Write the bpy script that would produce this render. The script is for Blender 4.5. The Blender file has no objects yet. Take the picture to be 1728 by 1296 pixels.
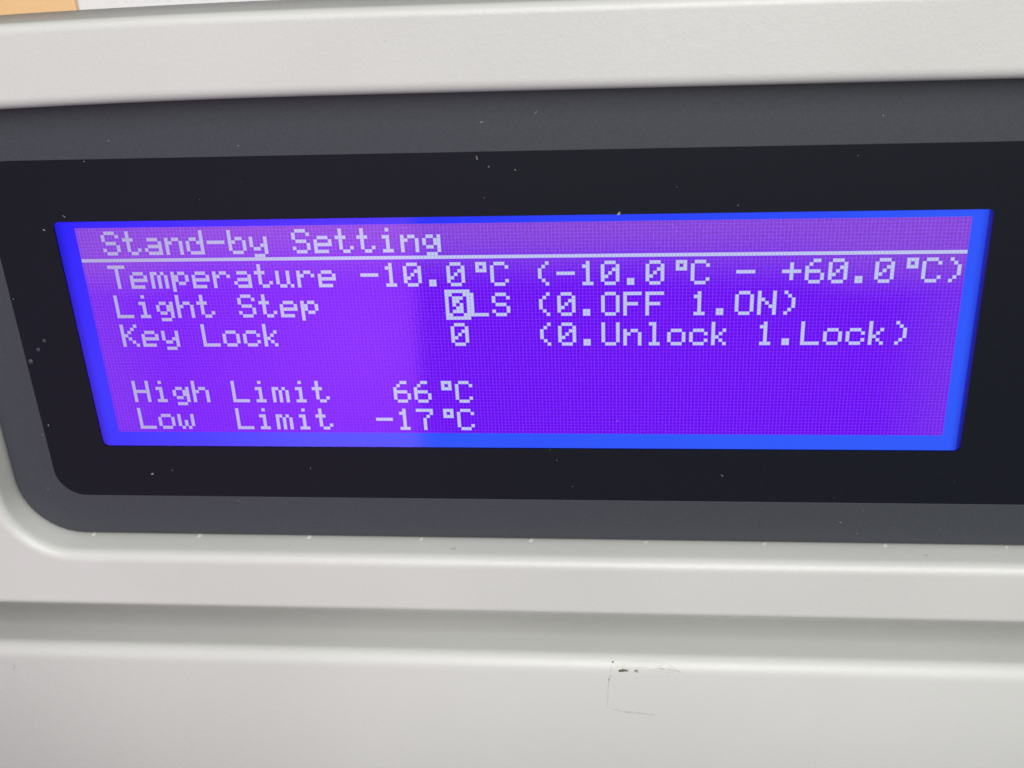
import bpy, bmesh, math, random
from mathutils import Matrix, Vector

# ------------------------------------------------------------------ camera, world, lights, exposure
scene = bpy.context.scene
COL = scene.collection
MM = 0.001
CAM = Vector((0.0173878, -0.15688745, 0.06977976))
RX = Vector((0.994952775, 0.0900604831, -0.0442502557))     # camera right
RY = Vector((0.000600869517, -0.446323667, -0.894871400))   # camera down
RZ = Vector((-0.100342487, 0.890328194, -0.444125086))      # camera forward
cd = bpy.data.cameras.new('camera')
cam = bpy.data.objects.new('camera', cd)
COL.objects.link(cam)
cam.matrix_world = Matrix(((RX.x, -RY.x, -RZ.x, CAM.x), (RX.y, -RY.y, -RZ.y, CAM.y),
                           (RX.z, -RY.z, -RZ.z, CAM.z), (0, 0, 0, 1)))
cd.sensor_width = 36.0
cd.lens = 1971.67 / 1728 * 36.0
cd.clip_start = 0.005
cd.clip_end = 50.0
cd.dof.use_dof = True
cd.dof.focus_distance = 0.174
cd.dof.aperture_fstop = 36.0
scene.camera = cam

world = bpy.data.worlds.new('World')
scene.world = world
world.use_nodes = True
bg = world.node_tree.nodes['Background']
bg.inputs['Color'].default_value = (1.0, 0.985, 0.96, 1)
bg.inputs['Strength'].default_value = 0.12


def area(name, loc, target, sx, sy, radiance, color=(1, 1, 1), spread=180):
    ld = bpy.data.lights.new(name, 'AREA')
    ld.shape = 'RECTANGLE'
    ld.size, ld.size_y = sx, sy
    ld.energy = radiance * math.pi * sx * sy
    ld.color = color
    ld.spread = math.radians(spread)
    o = bpy.data.objects.new(name, ld)
    COL.objects.link(o)
    o.location = loc
    o.rotation_euler = (Vector(target) - Vector(loc)).to_track_quat('-Z', 'Y').to_euler()
    return o


# ceiling fittings above and in front of the panel; a front fill and a reflection light are added
area('ceiling_light', (0.30, -1.05, 0.80), (0, 0, 0), 1.3, 0.70, 5.4, (1.0, 0.995, 0.975))
area('front_fill', (0.10, -1.30, 0.34), (0, 0, 0), 0.8, 0.4, 5.8, (1.0, 0.995, 0.98))  # unseen fill, added to brighten the front faces
area('ceiling_tube', (-0.30, -0.58, 0.74), (0, 0, 0), 0.035, 0.05, 85.0, (1.0, 0.98, 0.96))
refl = area('reflection_light', (0, 0, 0), (0, 1, 0), 0.25, 0.19, 0.088, (1.0, 0.22, 0.9), 34)  # added and sized to lay a pale reflection over the screen's left
dn = Vector((0.2235113, 0.88831414, 0.40117413))            # the way this light faces
e0, e1 = Vector((-0.1448, -0.6745, -0.2102)), Vector((-0.1400, -0.6075, -0.3614))   # its right-hand edge
ly = (e0 - e1).normalized()
lx = ly.cross(-dn).normalized()
mid = (e0 + e1) / 2
side = -1 if lx.x > 0 else 1
cen = mid + lx * side * 0.125
refl.matrix_world = Matrix(((lx.x, ly.x, -dn.x, cen.x), (lx.y, ly.y, -dn.y, cen.y), (lx.z, ly.z, -dn.z, cen.z), (0, 0, 0, 1)))

scene.view_settings.view_transform = 'Standard'
scene.view_settings.look = 'None'
scene.view_settings.exposure = 0.0
scene.view_settings.gamma = 1.0
scene.view_settings.use_curve_mapping = False
scene.render.engine = 'CYCLES'

random.seed(7)


# ------------------------------------------------------------------ node helpers and materials
def new_mat(name):
    m = bpy.data.materials.new(name)
    m.use_nodes = True
    nt = m.node_tree
    for n in list(nt.nodes):
        nt.nodes.remove(n)
    out = nt.nodes.new('ShaderNodeOutputMaterial')
    return m, nt, out


class NT:
    def __init__(self, nt):
        self.nt = nt

    def node(self, kind, **inputs):
        n = self.nt.nodes.new(kind)
        for k, v in inputs.items():
            key = int(k[1:]) if k[0] == 'i' and k[1:].isdigit() else k.replace('_', ' ')
            if isinstance(v, bpy.types.NodeSocket):
                self.nt.links.new(v, n.inputs[key])
            else:
                n.inputs[key].default_value = v
        return n

    def math(self, op, a, b=0.0, c=None):
        n = self.nt.nodes.new('ShaderNodeMath')
        n.operation = op
        for i, v in enumerate((a, b) if c is None else (a, b, c)):
            if isinstance(v, bpy.types.NodeSocket):
                self.nt.links.new(v, n.inputs[i])
            else:
                n.inputs[i].default_value = v
        return n.outputs[0]

    def mix(self, fac, a, b):
        n = self.nt.nodes.new('ShaderNodeMix')
        n.data_type = 'RGBA'
        for i, v in ((0, fac), (6, a), (7, b)):
            if isinstance(v, bpy.types.NodeSocket):
                self.nt.links.new(v, n.inputs[i])
            else:
                n.inputs[i].default_value = v if i == 0 else (*v, 1)
        return n.outputs[2]

    def smooth(self, v, lo, hi, a=0.0, b=1.0):
        n = self.nt.nodes.new('ShaderNodeMapRange')
        n.interpolation_type = 'SMOOTHSTEP'
        self.nt.links.new(v, n.inputs[0])
        for i, x in ((1, lo), (2, hi), (3, a), (4, b)):
            n.inputs[i].default_value = x
        return n.outputs[0]

    def noise(self, vec, scale, detail=2.0, rough=0.5):
        n = self.nt.nodes.new('ShaderNodeTexNoise')
        self.nt.links.new(vec, n.inputs['Vector'])
        n.inputs['Scale'].default_value = scale
        n.inputs['Detail'].default_value = detail
        n.inputs['Roughness'].default_value = rough
        return n.outputs[0]


def position(t):
    g = t.nt.nodes.new('ShaderNodeNewGeometry')
    s = t.nt.nodes.new('ShaderNodeSeparateXYZ')
    t.nt.links.new(g.outputs['Position'], s.inputs[0])
    return g.outputs['Position'], s.outputs


def plastic(name, col, col2, rough, grain, grain_scale=2600, speck=0.0):
    """moulded, finely grained plastic or powder coat"""
    m, nt, out = new_mat(name)
    t = NT(nt)
    pos, xyz = position(t)
    big = t.smooth(t.noise(pos, 26, 3), 0.3, 0.7)
    c = t.mix(big, col, col2)
    if speck:
        sp = t.smooth(t.noise(pos, 520, 2), 0.755, 0.80, 0, speck)
        c = t.mix(sp, c, (0.22, 0.20, 0.17))
    n1 = t.noise(pos, grain_scale, 2.5, 0.62)
    n2 = t.noise(pos, grain_scale * 0.34, 2, 0.5)
    h = t.math('ADD', n1, t.math('MULTIPLY', n2, 0.45))
    bump = t.node('ShaderNodeBump', Strength=1.0, Distance=grain, Height=h)
    ro = t.math('MULTIPLY_ADD', n2, 0.22, rough - 0.11)
    b = t.node('ShaderNodeBsdfPrincipled', Base_Color=c, Roughness=ro, Normal=bump.outputs[0])
    b.inputs['Specular IOR Level'].default_value = 0.5
    nt.links.new(b.outputs[0], out.inputs[0])
    return m


def sheet(name, col, rough, grain=2e-6, spec=0.4):
    m, nt, out = new_mat(name)
    t = NT(nt)
    pos, xyz = position(t)
    n1 = t.noise(pos, 5200, 2, 0.6)
    c = t.mix(t.smooth(t.noise(pos, 4200, 2, 0.7), 0.25, 0.75), [v * 0.86 for v in col], [v * 1.14 for v in col])
    bump = t.node('ShaderNodeBump', Strength=1.0, Distance=grain, Height=n1)
    b = t.node('ShaderNodeBsdfPrincipled', Base_Color=c, Roughness=rough, Normal=bump.outputs[0])
    b.inputs['Specular IOR Level'].default_value = spec
    nt.links.new(b.outputs[0], out.inputs[0])
    return m


P = 0.53 * MM      # dot pitch of the display


def lcd_grid(t, xyz, w):
    """1 on the thin gaps between display dots"""
    def edge(v):
        fr = t.math('FRACT', t.math('ADD', t.math('DIVIDE', v, P), 400.0))
        d = t.math('ABSOLUTE', t.math('SUBTRACT', fr, 0.5))
        return t.smooth(d, 0.5 - w * 1.25, 0.5 - w * 0.75)
    return edge(xyz[0]), edge(xyz[2])


def emit_mat(name, col, gloss_rough=0.3):
    m, nt, out = new_mat(name)
    t = NT(nt)
    b = t.node('ShaderNodeBsdfPrincipled', Base_Color=(0.001, 0.001, 0.001, 1), Roughness=gloss_rough,
               Emission_Color=col, Emission_Strength=1.0)
    b.inputs['Specular IOR Level'].default_value = 0.0
    nt.links.new(b.outputs[0], out.inputs[0])
    return m


def make_backlight():
    m, nt, out = new_mat('backlight_blue')
    t = NT(nt)
    pos, xyz = position(t)
    # the backlight's own unevenness: a stronger lamp end at the lower right
    k = t.math('ADD', t.math('MULTIPLY', xyz[0], 6.5), t.math('MULTIPLY', xyz[2], -11.0))
    k = t.math('ADD', k, t.math('MULTIPLY_ADD', t.noise(pos, 30, 2), 0.7, -0.35))
    c = t.mix(t.smooth(k, -0.65, 0.55), (0.020, 0.014, 1.0), (0.030, 0.105, 1.0))
    ends = t.smooth(t.math('ABSOLUTE', t.math('ADD', xyz[0], 0.0002)), 0.0648, 0.0668, 0.0, 0.75)
    c = t.mix(ends, c, (0.006, 0.006, 0.45))
    b = t.node('ShaderNodeBsdfPrincipled', Base_Color=(0.001, 0.001, 0.001, 1), Roughness=0.4,
               Emission_Color=c, Emission_Strength=1.0)
    b.inputs['Specular IOR Level'].default_value = 0.0
    nt.links.new(b.outputs[0], out.inputs[0])
    return m


def make_field():
    m, nt, out = new_mat('dot_matrix_violet')
    t = NT(nt)
    pos, xyz = position(t)
    ex, ez = lcd_grid(t, xyz, 0.10)
    line = t.math('MAXIMUM', ex, t.math('MULTIPLY', ez, 0.8))
    # viewing-angle tint painted into the emission: redder along the upper edge and towards the ends
    nz = t.math('MULTIPLY_ADD', t.noise(pos, 34, 2), 0.006, -0.003)
    z = t.math('ADD', xyz[2], nz)
    absx = t.math('ABSOLUTE', xyz[0])
    zz = t.math('ADD', z, t.math('MULTIPLY', t.smooth(absx, 0.040, 0.064), 0.0035))
    red = t.smooth(zz, 0.0060, 0.0165)
    end = t.math('MULTIPLY', t.smooth(absx, 0.052, 0.0655), 0.35)
    red = t.math('MAXIMUM', red, end)
    cell_n = t.math('MULTIPLY_ADD', t.noise(pos, 2300, 1), 0.5, 0.75)
    cell = t.mix(red, (0.132, 0.000, 0.91), (0.235, 0.058, 0.64))
    cell = t.mix(1.0, cell, cell)
    gap = t.mix(red, (0.240, 0.024, 1.0), (0.300, 0.098, 0.97))
    c = t.mix(line, cell, gap)
    st = t.node('ShaderNodeBsdfPrincipled', Base_Color=(0.001, 0.001, 0.001, 1), Roughness=0.4,
                Emission_Color=c, Emission_Strength=cell_n)
    st.inputs['Specular IOR Level'].default_value = 0.0
    nt.links.new(st.outputs[0], out.inputs[0])
    return m


def make_dot():
    m, nt, out = new_mat('lit_dot_white')
    t = NT(nt)
    pos, xyz = position(t)
    ex, ez = lcd_grid(t, xyz, 0.055)
    c = t.mix(t.smooth(xyz[0], -0.062, -0.015), (0.47, 0.44, 0.72), (0.565, 0.605, 0.91))
    c = t.mix(t.math('MULTIPLY', ex, 0.75), c, (0.22, 0.26, 0.52))
    c = t.mix(t.math('MULTIPLY', ez, 0.6), c, (0.26, 0.27, 0.80))
    st = t.node('ShaderNodeBsdfPrincipled', Base_Color=(0.001, 0.001, 0.001, 1), Roughness=0.4,
                Emission_Color=c, Emission_Strength=1.0)
    st.inputs['Specular IOR Level'].default_value = 0.0
    nt.links.new(st.outputs[0], out.inputs[0])
    return m


def make_wall_glow():
    """blue light leaking from the cut end of the backlight's light guide"""
    m, nt, out = new_mat('frame_wall_glow')
    t = NT(nt)
    pos, xyz = position(t)
    e = t.mix(t.smooth(xyz[0], 0.06575, 0.06640), (0.006, 0.010, 0.42), (0.004, 0.003, 0.020))
    b = t.node('ShaderNodeBsdfPrincipled', Base_Color=(0.01, 0.01, 0.015, 1), Roughness=0.3,
               Emission_Color=e, Emission_Strength=1.0)
    nt.links.new(b.outputs[0], out.inputs[0])
    return m


def make_pane():
    m, nt, out = new_mat('clear_window')
    t = NT(nt)
    fr = t.node('ShaderNodeFresnel', IOR=1.49)
    tr = t.node('ShaderNodeBsdfTransparent')
    gl = t.node('ShaderNodeBsdfGlossy', Color=(1, 1, 1, 1), Roughness=0.07)
    mx = t.node('ShaderNodeMixShader', i0=fr.outputs[0], i1=tr.outputs[0], i2=gl.outputs[0])
    nt.links.new(mx.outputs[0], out.inputs[0])
    return m


def make_residue(name, col, amount):
    m, nt, out = new_mat(name)
    t = NT(nt)
    pos, xyz = position(t)
    n = t.smooth(t.noise(pos, 700, 4, 0.7), 0.20, 0.75)
    tr = t.node('ShaderNodeBsdfTransparent')
    df = t.node('ShaderNodeBsdfPrincipled', Base_Color=(*col, 1), Roughness=0.6)
    mx = t.node('ShaderNodeMixShader', i0=t.math('MULTIPLY', n, amount), i1=tr.outputs[0], i2=df.outputs[0])
    nt.links.new(mx.outputs[0], out.inputs[0])
    return m


M = {
    'bezel': plastic('grained_plastic', (0.636, 0.640, 0.614), (0.664, 0.668, 0.642), 0.34, 3.7e-5, 3100, 0.35),
    'cabinet': plastic('powder_coat', (0.688, 0.694, 0.668), (0.710, 0.716, 0.692), 0.42, 3.4e-5, 2300, 0.15),
    'grey': sheet('grey_overlay', (0.050, 0.056, 0.068), 0.50),
    'black': sheet('black_overlay', (0.0070, 0.0085, 0.0145), 0.45, 1.5e-6, 0.20),
    'frame': sheet('black_frame', (0.05, 0.05, 0.07), 0.35),
    'backlight': make_backlight(),
    'field': make_field(),
    'dot': make_dot(),
    'wall_glow': make_wall_glow(),
    'pane': make_pane(),
    'dust': sheet('dust_fibre', (0.36, 0.36, 0.35), 0.9),
    'crumb': sheet('white_crumb', (0.8, 0.8, 0.78), 0.9),
    'orange': plastic('orange_card', (0.95, 0.60, 0.30), (0.97, 0.64, 0.34), 0.6, 4e-6, 900),
    'white': plastic('white_card', (0.90, 0.89, 0.90), (0.92, 0.91, 0.92), 0.6, 4e-6, 900),
    'seam': sheet('grey_print', (0.74, 0.73, 0.74), 0.7),
    'residue': make_residue('adhesive_residue', (0.36, 0.34, 0.28), 0.11),
    'glue': make_residue('yellowed_glue', (0.60, 0.57, 0.43), 0.08),
    'stain': make_residue('brown_dirt', (0.14, 0.11, 0.08), 0.62),
}


# ------------------------------------------------------------------ mesh helpers
def link(name, me, mat, parent=None, smooth=False):
    if mat is not None and not me.materials:
        me.materials.append(mat)
    if smooth:
        for p in me.polygons:
            p.use_smooth = True
    o = bpy.data.objects.new(name, me)
    COL.objects.link(o)
    if parent is not None:
        o.parent = parent
    return o


def mesh(name, verts, faces):
    me = bpy.data.meshes.new(name)
    me.from_pydata([tuple(c * MM for c in v) for v in verts], [], faces)
    me.validate()
    bm = bmesh.new()
    bm.from_mesh(me)
    bmesh.ops.recalc_face_normals(bm, faces=bm.faces)
    bm.to_mesh(me)
    bm.free()
    return me


def rrect(x0, x1, z0, z1, r, nc=10, ns=24):
    """closed loop of a rounded rectangle, the same number of points whatever its size"""
    pts = []
    cs = [(x1 - r, z1 - r, 0), (x0 + r, z1 - r, 90), (x0 + r, z0 + r, 180), (x1 - r, z0 + r, 270)]
    for i, (cx, cz, a0) in enumerate(cs):
        arc = [(cx + r * math.cos(math.radians(a0 + 90 * k / nc)), cz + r * math.sin(math.radians(a0 + 90 * k / nc)))
               for k in range(nc + 1)]
        pts += arc
        nx, nz, na = cs[(i + 1) % 4]
        q = (nx + r * math.cos(math.radians(na)), nz + r * math.sin(math.radians(na)))
        for k in range(1, ns):
            f = k / ns
            pts.append((arc[-1][0] + (q[0] - arc[-1][0]) * f, arc[-1][1] + (q[1] - arc[-1][1]) * f))
    return pts


def ring(loops):
    """closed band through loops [(points, y)], last joined to the first"""
    n = len(loops[0][0])
    v, f = [], []
    for pts, y in loops:
        v += [(x, y, z) for x, z in pts]
    L = len(loops)
    for a in range(L):
        b = (a + 1) % L
        for i in range(n):
            j = (i + 1) % n
            f.append((a * n + i, a * n + j, b * n + j, b * n + i))
    return v, f


def box(x0, x1, y0, y1, z0, z1):
    v = [(x, y, z) for x in (x0, x1) for y in (y0, y1) for z in (z0, z1)]
    f = [(0, 1, 3, 2), (4, 6, 7, 5), (0, 4, 5, 1), (2, 3, 7, 6), (0, 2, 6, 4), (1, 5, 7, 3)]
    return v, f


def empty(name, loc, label, cat):
    o = bpy.data.objects.new(name, None)
    COL.objects.link(o)
    o.location = [c * MM for c in loc]
    o.empty_display_size = 0.01
    o['label'] = label
    o['category'] = cat
    return o


# ------------------------------------------------------------------ cabinet (stepped front below the housing)
cab = empty('cabinet', (0, 0, 0),
            'light grey cabinet below the display housing, with a faint sticker outline on its plain front', 'cabinet')


def profile_extrude(prof, x0, x1, nx):
    v, f = [], []
    n = len(prof)
    for k in range(nx + 1):
        x = x0 + (x1 - x0) * k / nx
        v += [(x, y, z) for y, z in prof]
    for k in range(nx):
        for i in range(n):
            j = (i + 1) % n
            f.append((k * n + i, k * n + j, (k + 1) * n + j, (k + 1) * n + i))
    f.append(tuple(range(n)))
    f.append(tuple(nx * n + i for i in range(n)))
    return v, f


prof = [(300, -170), (-6, -170), (-6, -59.4), (-6, -58.6)]
FR, FCY, FCZ = 2.2, -3.8, -58.2
for k in range(1, 11):                                   # rounded upper edge of the lower front
    a = math.radians(180 - 90 * k / 10)
    prof.append((FCY + FR * math.cos(a), FCZ + FR * math.sin(a)))
prof += [(-3.5, -56.01), (-2.5, -56.05), (0.0, -56.25), (1.5, -56.42), (3.0, -56.65), (4.5, -56.85), (6.0, -57.05), (7.4, -57.3),
         (9.5, -57.7), (9.8, -57.4), (9.8, -49.0), (9.4, -48.6), (4.0, -47.9), (4.0, 9.0), (5.0, 10.0), (300, 10.0)]
v, f = profile_extrude(prof, -190, 210, 2)
lower = link('body', mesh('cabinet_body', v, f), M['cabinet'], cab, True)
for p in lower.data.polygons:
    if abs(p.normal.x) > 0.9:
        p.use_smooth = False


def front_y(z, lift=0.018):
    """the cabinet's front at height z, rounded edge included"""
    if z < FCZ:
        return -6.0 - lift
    return FCY - math.sqrt(max(0.0, FR ** 2 - (z - FCZ) ** 2)) - lift


def film(cells):
    """thin film on the cabinet front from rows of (x, z) points, with a thickness of its own"""
    v, f = [], []
    n = len(cells[0])
    for lift in (0.030, 0.004):
        for row in cells:
            v += [(x, front_y(z, lift), z) for x, z in row]
    R = len(cells)
    for k in range(R - 1):
        for i in range(n - 1):
            a = k * n + i
            f.append((a, a + 1, a + n + 1, a + n))
            b = a + R * n
            f.append((b, b + n, b + n + 1, b + 1))
    rim = [i for i in range(n)] + [k * n + n - 1 for k in range(1, R)] + [(R - 1) * n + i for i in range(n - 2, -1, -1)] + [k * n for k in range(R - 2, 0, -1)]
    for i in range(len(rim)):
        p, q = rim[i], rim[(i + 1) % len(rim)]
        f.append((p, q, q + R * n, p + R * n))
    return v, f


def streak(pts, w, seed, n=26, rag=1.0):
    """ragged line of old glue through pts"""
    rnd = random.Random(seed)
    seg = []
    for k in range(n + 1):
        t = k / n * (len(pts) - 1)
        i = min(int(t), len(pts) - 2)
        u = t - i
        seg.append((pts[i][0] + (pts[i + 1][0] - pts[i][0]) * u + rnd.uniform(-.05, .05) * rag,
                    pts[i][1] + (pts[i + 1][1] - pts[i][1]) * u + rnd.uniform(-.05, .05) * rag))
    rows = []
    for k, (x, z) in enumerate(seg):
        a, b = seg[max(k - 1, 0)], seg[min(k + 1, n)]
        d = Vector((b[0] - a[0], b[1] - a[1])).normalized()
        ww = w * (1 + rag * rnd.uniform(-0.6, 0.2)) * min(1.0, 0.3 + 3 * min(k, n - k) / n)
        rows.append([(x - d.y * ww * q, z + d.x * ww * q) for q in (-0.5, -0.17, 0.17, 0.5)])
    return film(rows)


for pts, w, sd, mt in (([(14.5, -56.8), (13.85, -61.4), (13.7, -65.6)], 0.26, 3, 'residue'),
                       ([(14.2, -66.0), (16.5, -66.6), (22.0, -67.1)], 0.36, 4, 'residue'),
                       ([(15.0, -57.1), (19.5, -57.1), (23.0, -57.3), (25.6, -57.8)], 1.4, 5, 'glue'),
                       ([(21.6, -57.3), (24.0, -57.5), (25.8, -57.9)], 0.30, 6, 'residue')):
    v, f = streak(pts, w, sd, 26, 0.1 if mt == 'glue' else 1.0)
    link('adhesive_line', mesh('adhesive_line', v, f), M[mt], cab, True)
for pts, w, sd in (([(15.6, -58.0), (16.0, -57.9), (16.5, -57.85), (17.2, -57.85)], 0.85, 11),
                   ([(18.2, -57.75), (18.5, -57.95), (18.85, -58.2)], 0.62, 12),
                   ([(14.62, -56.55), (14.7, -56.75)], 0.22, 13), ([(13.95, -59.7), (13.98, -60.0)], 0.20, 14)):
    v, f = streak(pts, w, sd, 8)
    link('dirt_spot', mesh('dirt_spot', v, f), M['stain'], cab, True)
v, f = streak([(-88.9, -59.6), (-88.8, -60.4), (-89.3, -61.2)], 0.55, 9, 10)
link('scuff', mesh('scuff', v, f), M['residue'], cab, True)

# ------------------------------------------------------------------ control panel
panel = empty('control_panel', (0, 4, -48),
              'light grey display housing with dark window and blue screen reading Stand-by Setting', 'control panel')
panel_inv = Matrix.Translation(Vector((0, -4 * MM, 48 * MM)))


def part(name, me, mat, parent=None, smooth=False):
    o = link(name, me, mat, parent or panel, smooth)
    if parent is None:
        o.matrix_parent_inverse = panel_inv
    return o


OX0, OX1, OZ0, OZ1, ORAD = -83.0, 103.0, -36.0, 36.0, 10.0
BX0, BX1, BZ0, BZ1 = -128.0, 148.0, -47.15, 47.6


def opening(o):
    return rrect(OX0 - o, OX1 + o, OZ0 - o, OZ1 + o, ORAD + o)


def outer(i):
    return rrect(BX0 + i, BX1 - i, BZ0 + i, BZ1 - i, 6 - i)


loops = [(opening(4), 4.0), (opening(0.0), 1.2), (opening(0.02), -1.2), (opening(0.06), -1.9), (opening(0.34), -4.1)]
for k in range(1, 9):
    a = math.radians(90 * k / 8)
    loops.append((opening(0.36 + 1.75 * (1 - math.cos(a))), -4.2 - 1.8 * math.sin(a)))
loops += [(opening(2.3), -6.0), (outer(1.5), -6.0)]
for k in range(0, 8):
    a = math.radians(90 * k / 7)
    loops.append((outer(1.3 * (1 - math.sin(a))), -4.7 - 1.3 * math.cos(a)))
loops += [(outer(0), -4.4), (outer(0), 3.6), (outer(0.4), 4.0)]
v, f = ring(loops)
# the upper bar is very slightly warped: it sags towards its left end
v = [(x, y, z - 0.72 * max(0.0, min(1.0, (z - 20) / 12)) * min(1.5, max(0.0, (-x - 18) / 48)) ** 2) for x, y, z in v]
bezel = part('bezel', mesh('bezel', v, f), M['bezel'], None, True)

# little moulding nibs along the lower edge of the opening
rnd = random.Random(5)
for x in (-71.5, -53.3, -34.8, -16.2, 1.6, 19.9, 38.4, 56.9, 75.1, 93.3):
    vv, ff = [], []
    n, hw, hh = 12, rnd.uniform(0.55, 0.85), rnd.uniform(0.20, 0.34)
    for k in range(n + 1):
        s = -1 + 2 * k / n
        h = hh * math.cos(s * math.pi / 2) ** 2
        for y, q in ((-1.55, 0.0), (-1.1, 0.8), (-0.75, 1.0), (-0.5, 0.6)):
            vv.append((x + s * hw, y, -36.10 + h * q))
    for k in range(n):
        for j in range(3):
            a = 4 * k + j
            ff.append((a, a + 1, a + 5, a + 4))
    base = len(vv)
    vv += [(x - hw, -1.55, -36.4), (x + hw, -1.55, -36.4), (x + hw, -0.5, -36.4), (x - hw, -0.5, -36.4)]
    ff += [(base, base + 1, base + 2, base + 3)]
    part('moulding_nib', mesh('moulding_nib', vv, ff), M['bezel'], bezel, True)

# dark window: grey border whose rim rolls back, black mask, clear pane
KX0, KX1, KZ0, KZ1 = -75.3, 95.3, -28.0, 27.6


def blackrect(i):
    return rrect(KX0 + i, KX1 - i, KZ0 + i, KZ1 - i, 4.6 - i)


def viewrect(o):
    return rrect(-66.0 - o, 66.0 + o, -18.85 - o, 18.45 + o, 0.9 + o)


border = [(opening(-0.04), 1.0), (opening(-0.05), -0.30), (opening(-0.20), -0.66), (opening(-0.52), -1.00),
          (opening(-1.0), -1.26), (opening(-1.6), -1.42), (opening(-2.2), -1.485), (opening(-2.6), -1.50),
          (blackrect(-0.06), -1.50), (blackrect(0), -1.50), (blackrect(0), -1.44), (blackrect(0), -0.5), (opening(-3.0), 1.0)]
v, f = ring(border)
v = [(x, -1.5 if z > 30 and y < -0.2 else y, z) for x, y, z in v]
window = part('display_window', mesh('display_window', v, f), M['grey'], None, True)
window['label'] = 'matte dark grey window border with rolled rim'
v, f = ring([(blackrect(0.015), -1.52), (viewrect(0), -1.52), (viewrect(0.10), -1.42), (viewrect(0.12), -0.95),
             (blackrect(0.015), -0.95)])
mask = part('black_mask', mesh('black_mask', v, f), M['black'], window)
pl = viewrect(0.08)
n = len(pl)
v = [(x, -1.40, z) for x, z in pl] + [(x, -1.00, z) for x, z in pl]
f = [tuple(range(n)), tuple(range(n, 2 * n))] + [(i, (i + 1) % n, n + (i + 1) % n, n + i) for i in range(n)]
pane = part('clear_pane', mesh('clear_pane', [(x, -1.40, z) for x, z in pl], [tuple(range(n))]), M['pane'], window)

# blisters under the overlay
for bx, bz, r in ((-74.6, -3.9, 0.42), (-72.9, -1.9, 0.32), (-71.6, -0.4, 0.30)):
    bm = bmesh.new()
    bmesh.ops.create_uvsphere(bm, u_segments=12, v_segments=8, radius=r * MM)
    for q in bm.verts:
        q.co.y *= 0.35
        q.co += Vector((bx * MM, -1.52 * MM, bz * MM))
    me = bpy.data.meshes.new('blister')
    bm.to_mesh(me)
    bm.free()
    part('blister', me, M['frame'], window, True)

# ------------------------------------------------------------------ the display itself
v, f = box(-67.2, 65.78, 0.0, 0.9, -21.0, 19.5)
lcd = part('lcd_display', mesh('lcd_display', v, f), M['backlight'])
lcd['label'] = 'bright blue backlit screen'
v, f = box(-120 * 0.53, 120 * 0.53, -0.03, 0.02, -32 * 0.53, 32 * 0.53)
field = part('dot_field', mesh('dot_field', v, f), M['field'], lcd)
field['label'] = 'violet dot matrix field'
# side wall of the screen's own frame, seen at the right end
v = [(65.80, 0.0, -21), (65.80, 0.0, 19.5), (66.15, -0.55, 19.5), (66.15, -0.55, -21), (66.75, -0.75, -21), (66.75, -0.75, 19.5),
     (69, -0.75, -21), (69, -0.75, 19.5), (69, 0.9, -21), (69, 0.9, 19.5), (65.80, 0.9, -21), (65.80, 0.9, 19.5)]
f = [(0, 1, 2, 3), (3, 2, 5, 4), (4, 5, 7, 6), (6, 7, 9, 8), (8, 9, 11, 10), (10, 11, 1, 0), (0, 3, 4, 6, 8, 10), (1, 11, 9, 7, 5, 2)]
part('frame_wall_glow', mesh('frame_wall_glow', v, f), M['wall_glow'], lcd)  # wall emits a painted blue glow in place of screen light

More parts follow.
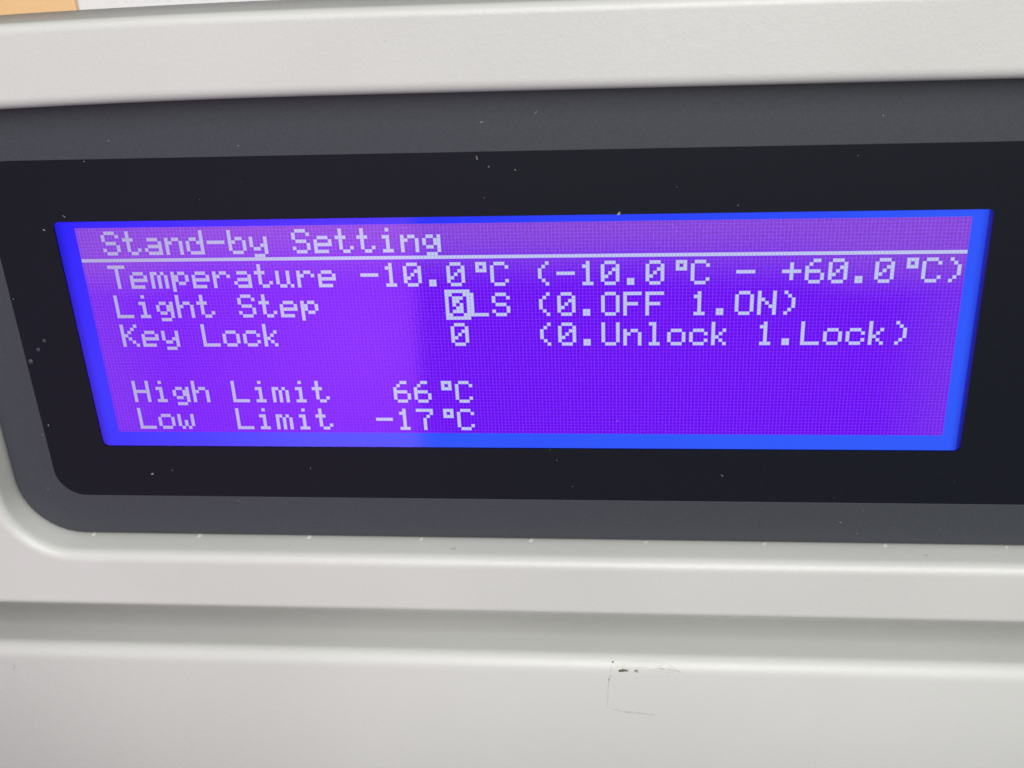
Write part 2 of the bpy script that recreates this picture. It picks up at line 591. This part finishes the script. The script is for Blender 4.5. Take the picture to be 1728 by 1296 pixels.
FONT = {
    'S': '.###. #...# #.... .###. ....# #...# .###.', 't': '.#... .#... ###.. .#... .#... .#..# ..##.',
    'a': '..... ..... .###. ....# .#### #...# .####', 'n': '..... ..... #.##. ##..# #...# #...# #...#',
    'd': '....# ....# .##.# #..## #...# #...# .####', '-': '..... ..... ..... ##### ..... ..... .....',
    'b': '#.... #.... #.##. ##..# #...# #...# .###.', 'y': '..... ..... #...# #...# #..## .##.# ....# .###.',
    'e': '..... ..... .###. #...# ##### #.... ####.', 'i': '..#.. ..... .##.. ..#.. ..#.. ..#.. .###.',
    'g': '..... ..... .##.# #..## #..## .##.# ....# .###.', 'T': '##### ..#.. ..#.. ..#.. ..#.. ..#.. ..#..',
    'm': '..... ..... ##.#. #.#.# #.#.# #.#.# #.#.#', 'p': '..... ..... #.##. ##..# ##..# #.##. #.... #....',
    'r': '..... ..... #.##. ##..# #.... #.... #....', 'u': '..... ..... #..#. #..#. #..#. #..#. .##.#',
    'L': '#.... #.... #.... #.... #.... #.... #####', 'h': '#.... #.... #.##. ##..# #...# #...# #...#',
    'K': '#...# #..#. #.#.. ##... #.#.. #..#. #...#', 'o': '..... ..... .###. #...# #...# #...# .###.',
    'c': '..... ..... .###. #...# #.... #...# .###.', 'k': '#.... #.... #..#. #.#.. ##... #.#.. #..#.',
    'H': '#...# #...# #...# ##### #...# #...# #...#', 'w': '..... ..... #...# #...# #.#.# #.#.# .#.#.',
    '0': '.###. #...# #..## #.#.# ##..# #...# .###.', '1': '..#.. .##.. ..#.. ..#.. ..#.. ..#.. .###.',
    '6': '..##. .#... #.... ####. #...# #...# .###.', '7': '##### ....# ...#. ..#.. ..#.. ..#.. ..#..',
    '.': '..... ..... ..... ..... ..... .##.. .##..',
    '(': '...#. ..#.. .#... .#... .#... ..#.. ...#.', ')': '.#... ..#.. ...#. ...#. ...#. ..#.. .#...',
    '+': '..... ..#.. ..#.. ##### ..#.. ..#.. .....', 'C': '.###. #...# #.... #.... #.... #...# .###.',
    'O': '.###. #...# #...# #...# #...# #...# .###.', 'F': '##### #.... #.... ####. #.... #.... #....',
    'N': '#...# #...# ##..# #.#.# #..## #...# #...#', 'U': '#...# #...# #...# #...# #...# #...# .###.',
    'l': '.##.. ..#.. ..#.. ..#.. ..#.. ..#.. .###.', '\u00b0': '..### ..#.# ..###',
}
CUR = ['#######', '##...##', '#.###.#', '#.##..#', '#.#.#.#', '#..##.#', '#.###.#', '##...##', '#######']


def dots_mesh(name, rows):
    """one thin tile for each lit dot"""
    v, f = [], []
    p = 0.53
    g = 0.0
    for r, row in enumerate(rows):
        for c, ch in enumerate(row):
            if ch == '#':
                b = len(v)
                bv, bf = box(c * p + g, (c + 1) * p - g, -0.05, -0.029, -(r + 1) * p + g, -r * p - g)
                v += bv
                f += [tuple(b + i for i in q) for q in bf]
    me = bpy.data.meshes.new(name)
    me.from_pydata([tuple(q * MM for q in w) for w in v], [], f)
    me.materials.append(M['dot'])
    return me


GLYPH = {}


def put(rows_mesh, name, u, row):
    o = bpy.data.objects.new(name, rows_mesh)
    COL.objects.link(o)
    o.parent = lcd
    o.location = ((u - 113) * P, 0, -(row - 32) * P)
    return o


def write(text, char0, row):
    for i, ch in enumerate(text):
        if ch == ' ':
            continue
        if ch not in GLYPH:
            GLYPH[ch] = dots_mesh('character', FONT[ch].split())
        put(GLYPH[ch], 'character', (char0 + i) * 6, row)


write('Stand-by Setting', 0, 1)
put(dots_mesh('title_rule', ['#' * 240]), 'title_rule', -7, 9)
write('Temperature -10.0\u00b0C (-10.0\u00b0C - +60.0\u00b0C)', 0, 11)
write('Light Step', 0, 20)
put(dots_mesh('cursor_block', CUR), 'cursor_block', 95, 19)
write('LS (0.OFF 1.ON)', 17, 20)
write('Key Lock', 0, 29)
write('0', 16, 29)
write('(0.Unlock 1.Lock)', 20, 29)
write('High Limit   66\u00b0C', 0, 47)
write('Low  Limit  -17\u00b0C', 0, 56)

# ------------------------------------------------------------------ cartons standing behind the housing
def carton(name, x0, x1, mat, label):
    """lidded carton; its lid laps over the body"""
    y0, y1, z0, z1 = 180.0, 270.0, 10.0, 70.0
    c = empty(name, ((x0 + x1) / 2, (y0 + y1) / 2, z0), label, 'carton')
    inv = Matrix.Translation(-c.location)
    for nm, (bx, lid) in (('box_body', ((x0, x1, y0, y1, z0, z1 - 1.5), False)),
                          ('lid', ((x0 - 0.1, x1 + 0.1, y0 - 1.2, y1 + 1.2, z1 - 16, z1), True))):
        bv, bf = box(*bx)
        bm = bmesh.new()
        bm.from_mesh(mesh(nm, bv, bf))
        bmesh.ops.bevel(bm, geom=bm.edges[:], offset=0.6 * MM, segments=2, affect='EDGES', profile=0.5)
        me = bpy.data.meshes.new(nm)
        bm.to_mesh(me)
        bm.free()
        link(nm, me, mat, c).matrix_parent_inverse = inv
    return c, inv


carton('orange_carton', -260, -141.4, M['orange'], 'pale orange carton standing behind the display housing at upper left')
wc, winv = carton('white_carton', -141.0, 30, M['white'], 'white carton with faint grey print behind the housing, beside the orange carton')
rnd = random.Random(3)
for zz in (23.9, 25.2):
    x = -132.0
    while x < -85:
        w = rnd.uniform(2.0, 7.0)
        v, f = box(x, x + w, 179.9, 180.02, zz, zz + 0.16)
        q = link('print_line', mesh('print_line', v, f), M['seam'], wc)
        q.matrix_parent_inverse = winv
        x += w + rnd.uniform(0.8, 3.0)

# ------------------------------------------------------------------ dust on the window
dv, df = [], []


def fleck(x, z, y, length, width, ang, bend, seed):
    rnd = random.Random(seed)
    n = 4
    b = len(dv)
    for k in range(n + 1):
        s = k / n - 0.5
        a = ang + bend * s
        px, pz = x + length * s * math.cos(ang) - bend * s * s * length * math.sin(ang), z + length * s * math.sin(ang) + bend * s * s * length * math.cos(ang)
        w = width * (0.5 + rnd.random() * 0.6) / 2
        for sx, sy in ((-1, 0), (0, -1), (1, 0)):
            dv.append((px - math.sin(a) * w * sx, y - 0.01 + sy * w * 0.8, pz + math.cos(a) * w * sx))
    for k in range(n):
        p, q = b + 3 * k, b + 3 * k + 3
        df.extend([(p, p + 1, q + 1, q), (p + 1, p + 2, q + 2, q + 1), (p, q, q + 2, p + 2)])
    df.extend([(b, b + 2, b + 1), (b + 3 * n, b + 3 * n + 1, b + 3 * n + 2)])


WY = -1.52
DUST = [(-3.4, 26.8, 0.55, 0.11, 1.75, 0.4), (15.9, 18.55, 0.5, 0.32, 1.0, 0.8), (-1.8, 25.5, 0.3, 0.08, 0.8, 1.5), (1.8, 25.0, 0.22, 0.1, 2.2, 1.0),
        (-64.0, 19.3, 0.45, 0.12, 2.4, 0.3), (-67.5, 17.3, 0.35, 0.12, 2.5, 0.2), (-58.8, -23.9, 0.4, 0.24, 0.6, 1.0), (-32.7, -22.6, 0.4, 0.07, 1.7, 0.6),
        (31.4, -23.3, 0.5, 0.08, 2.3, 0.5), (49.7, -31.5, 0.35, 0.1, 2.5, 0.4), (4.9, 32.8, 0.45, 0.09, 0.7, 0.3), (52.4, -33.5, 0.15, 0.1, 0, 0)]
for i, (x, z, l, w, a, bnd) in enumerate(DUST):
    fleck(x, z, WY, l, w, a, bnd, i)
rnd = random.Random(21)
for i in range(62):
    x, z = rnd.uniform(-82, 100), rnd.uniform(-33, 32)
    if abs(x) < 67 and -19.5 < z < 19.2 and rnd.random() < 0.75:
        continue
    yy = WY if not (abs(x) < 66 and -18.6 < z < 18.2) else -1.40
    s = rnd.choice((0.06, 0.08, 0.10, 0.13))
    fleck(x, z, yy, s * rnd.choice((1, 1.2, 1.6, 3.0)), s * 0.8, rnd.uniform(0, 3.14), rnd.uniform(-1.5, 1.5), 100 + i)
du = link('dust', mesh('dust', dv, df), M['dust'])
du['kind'] = 'stuff'
du['label'] = 'tiny pale dust flecks and fibres lying on the dark window'
du['category'] = 'dust'
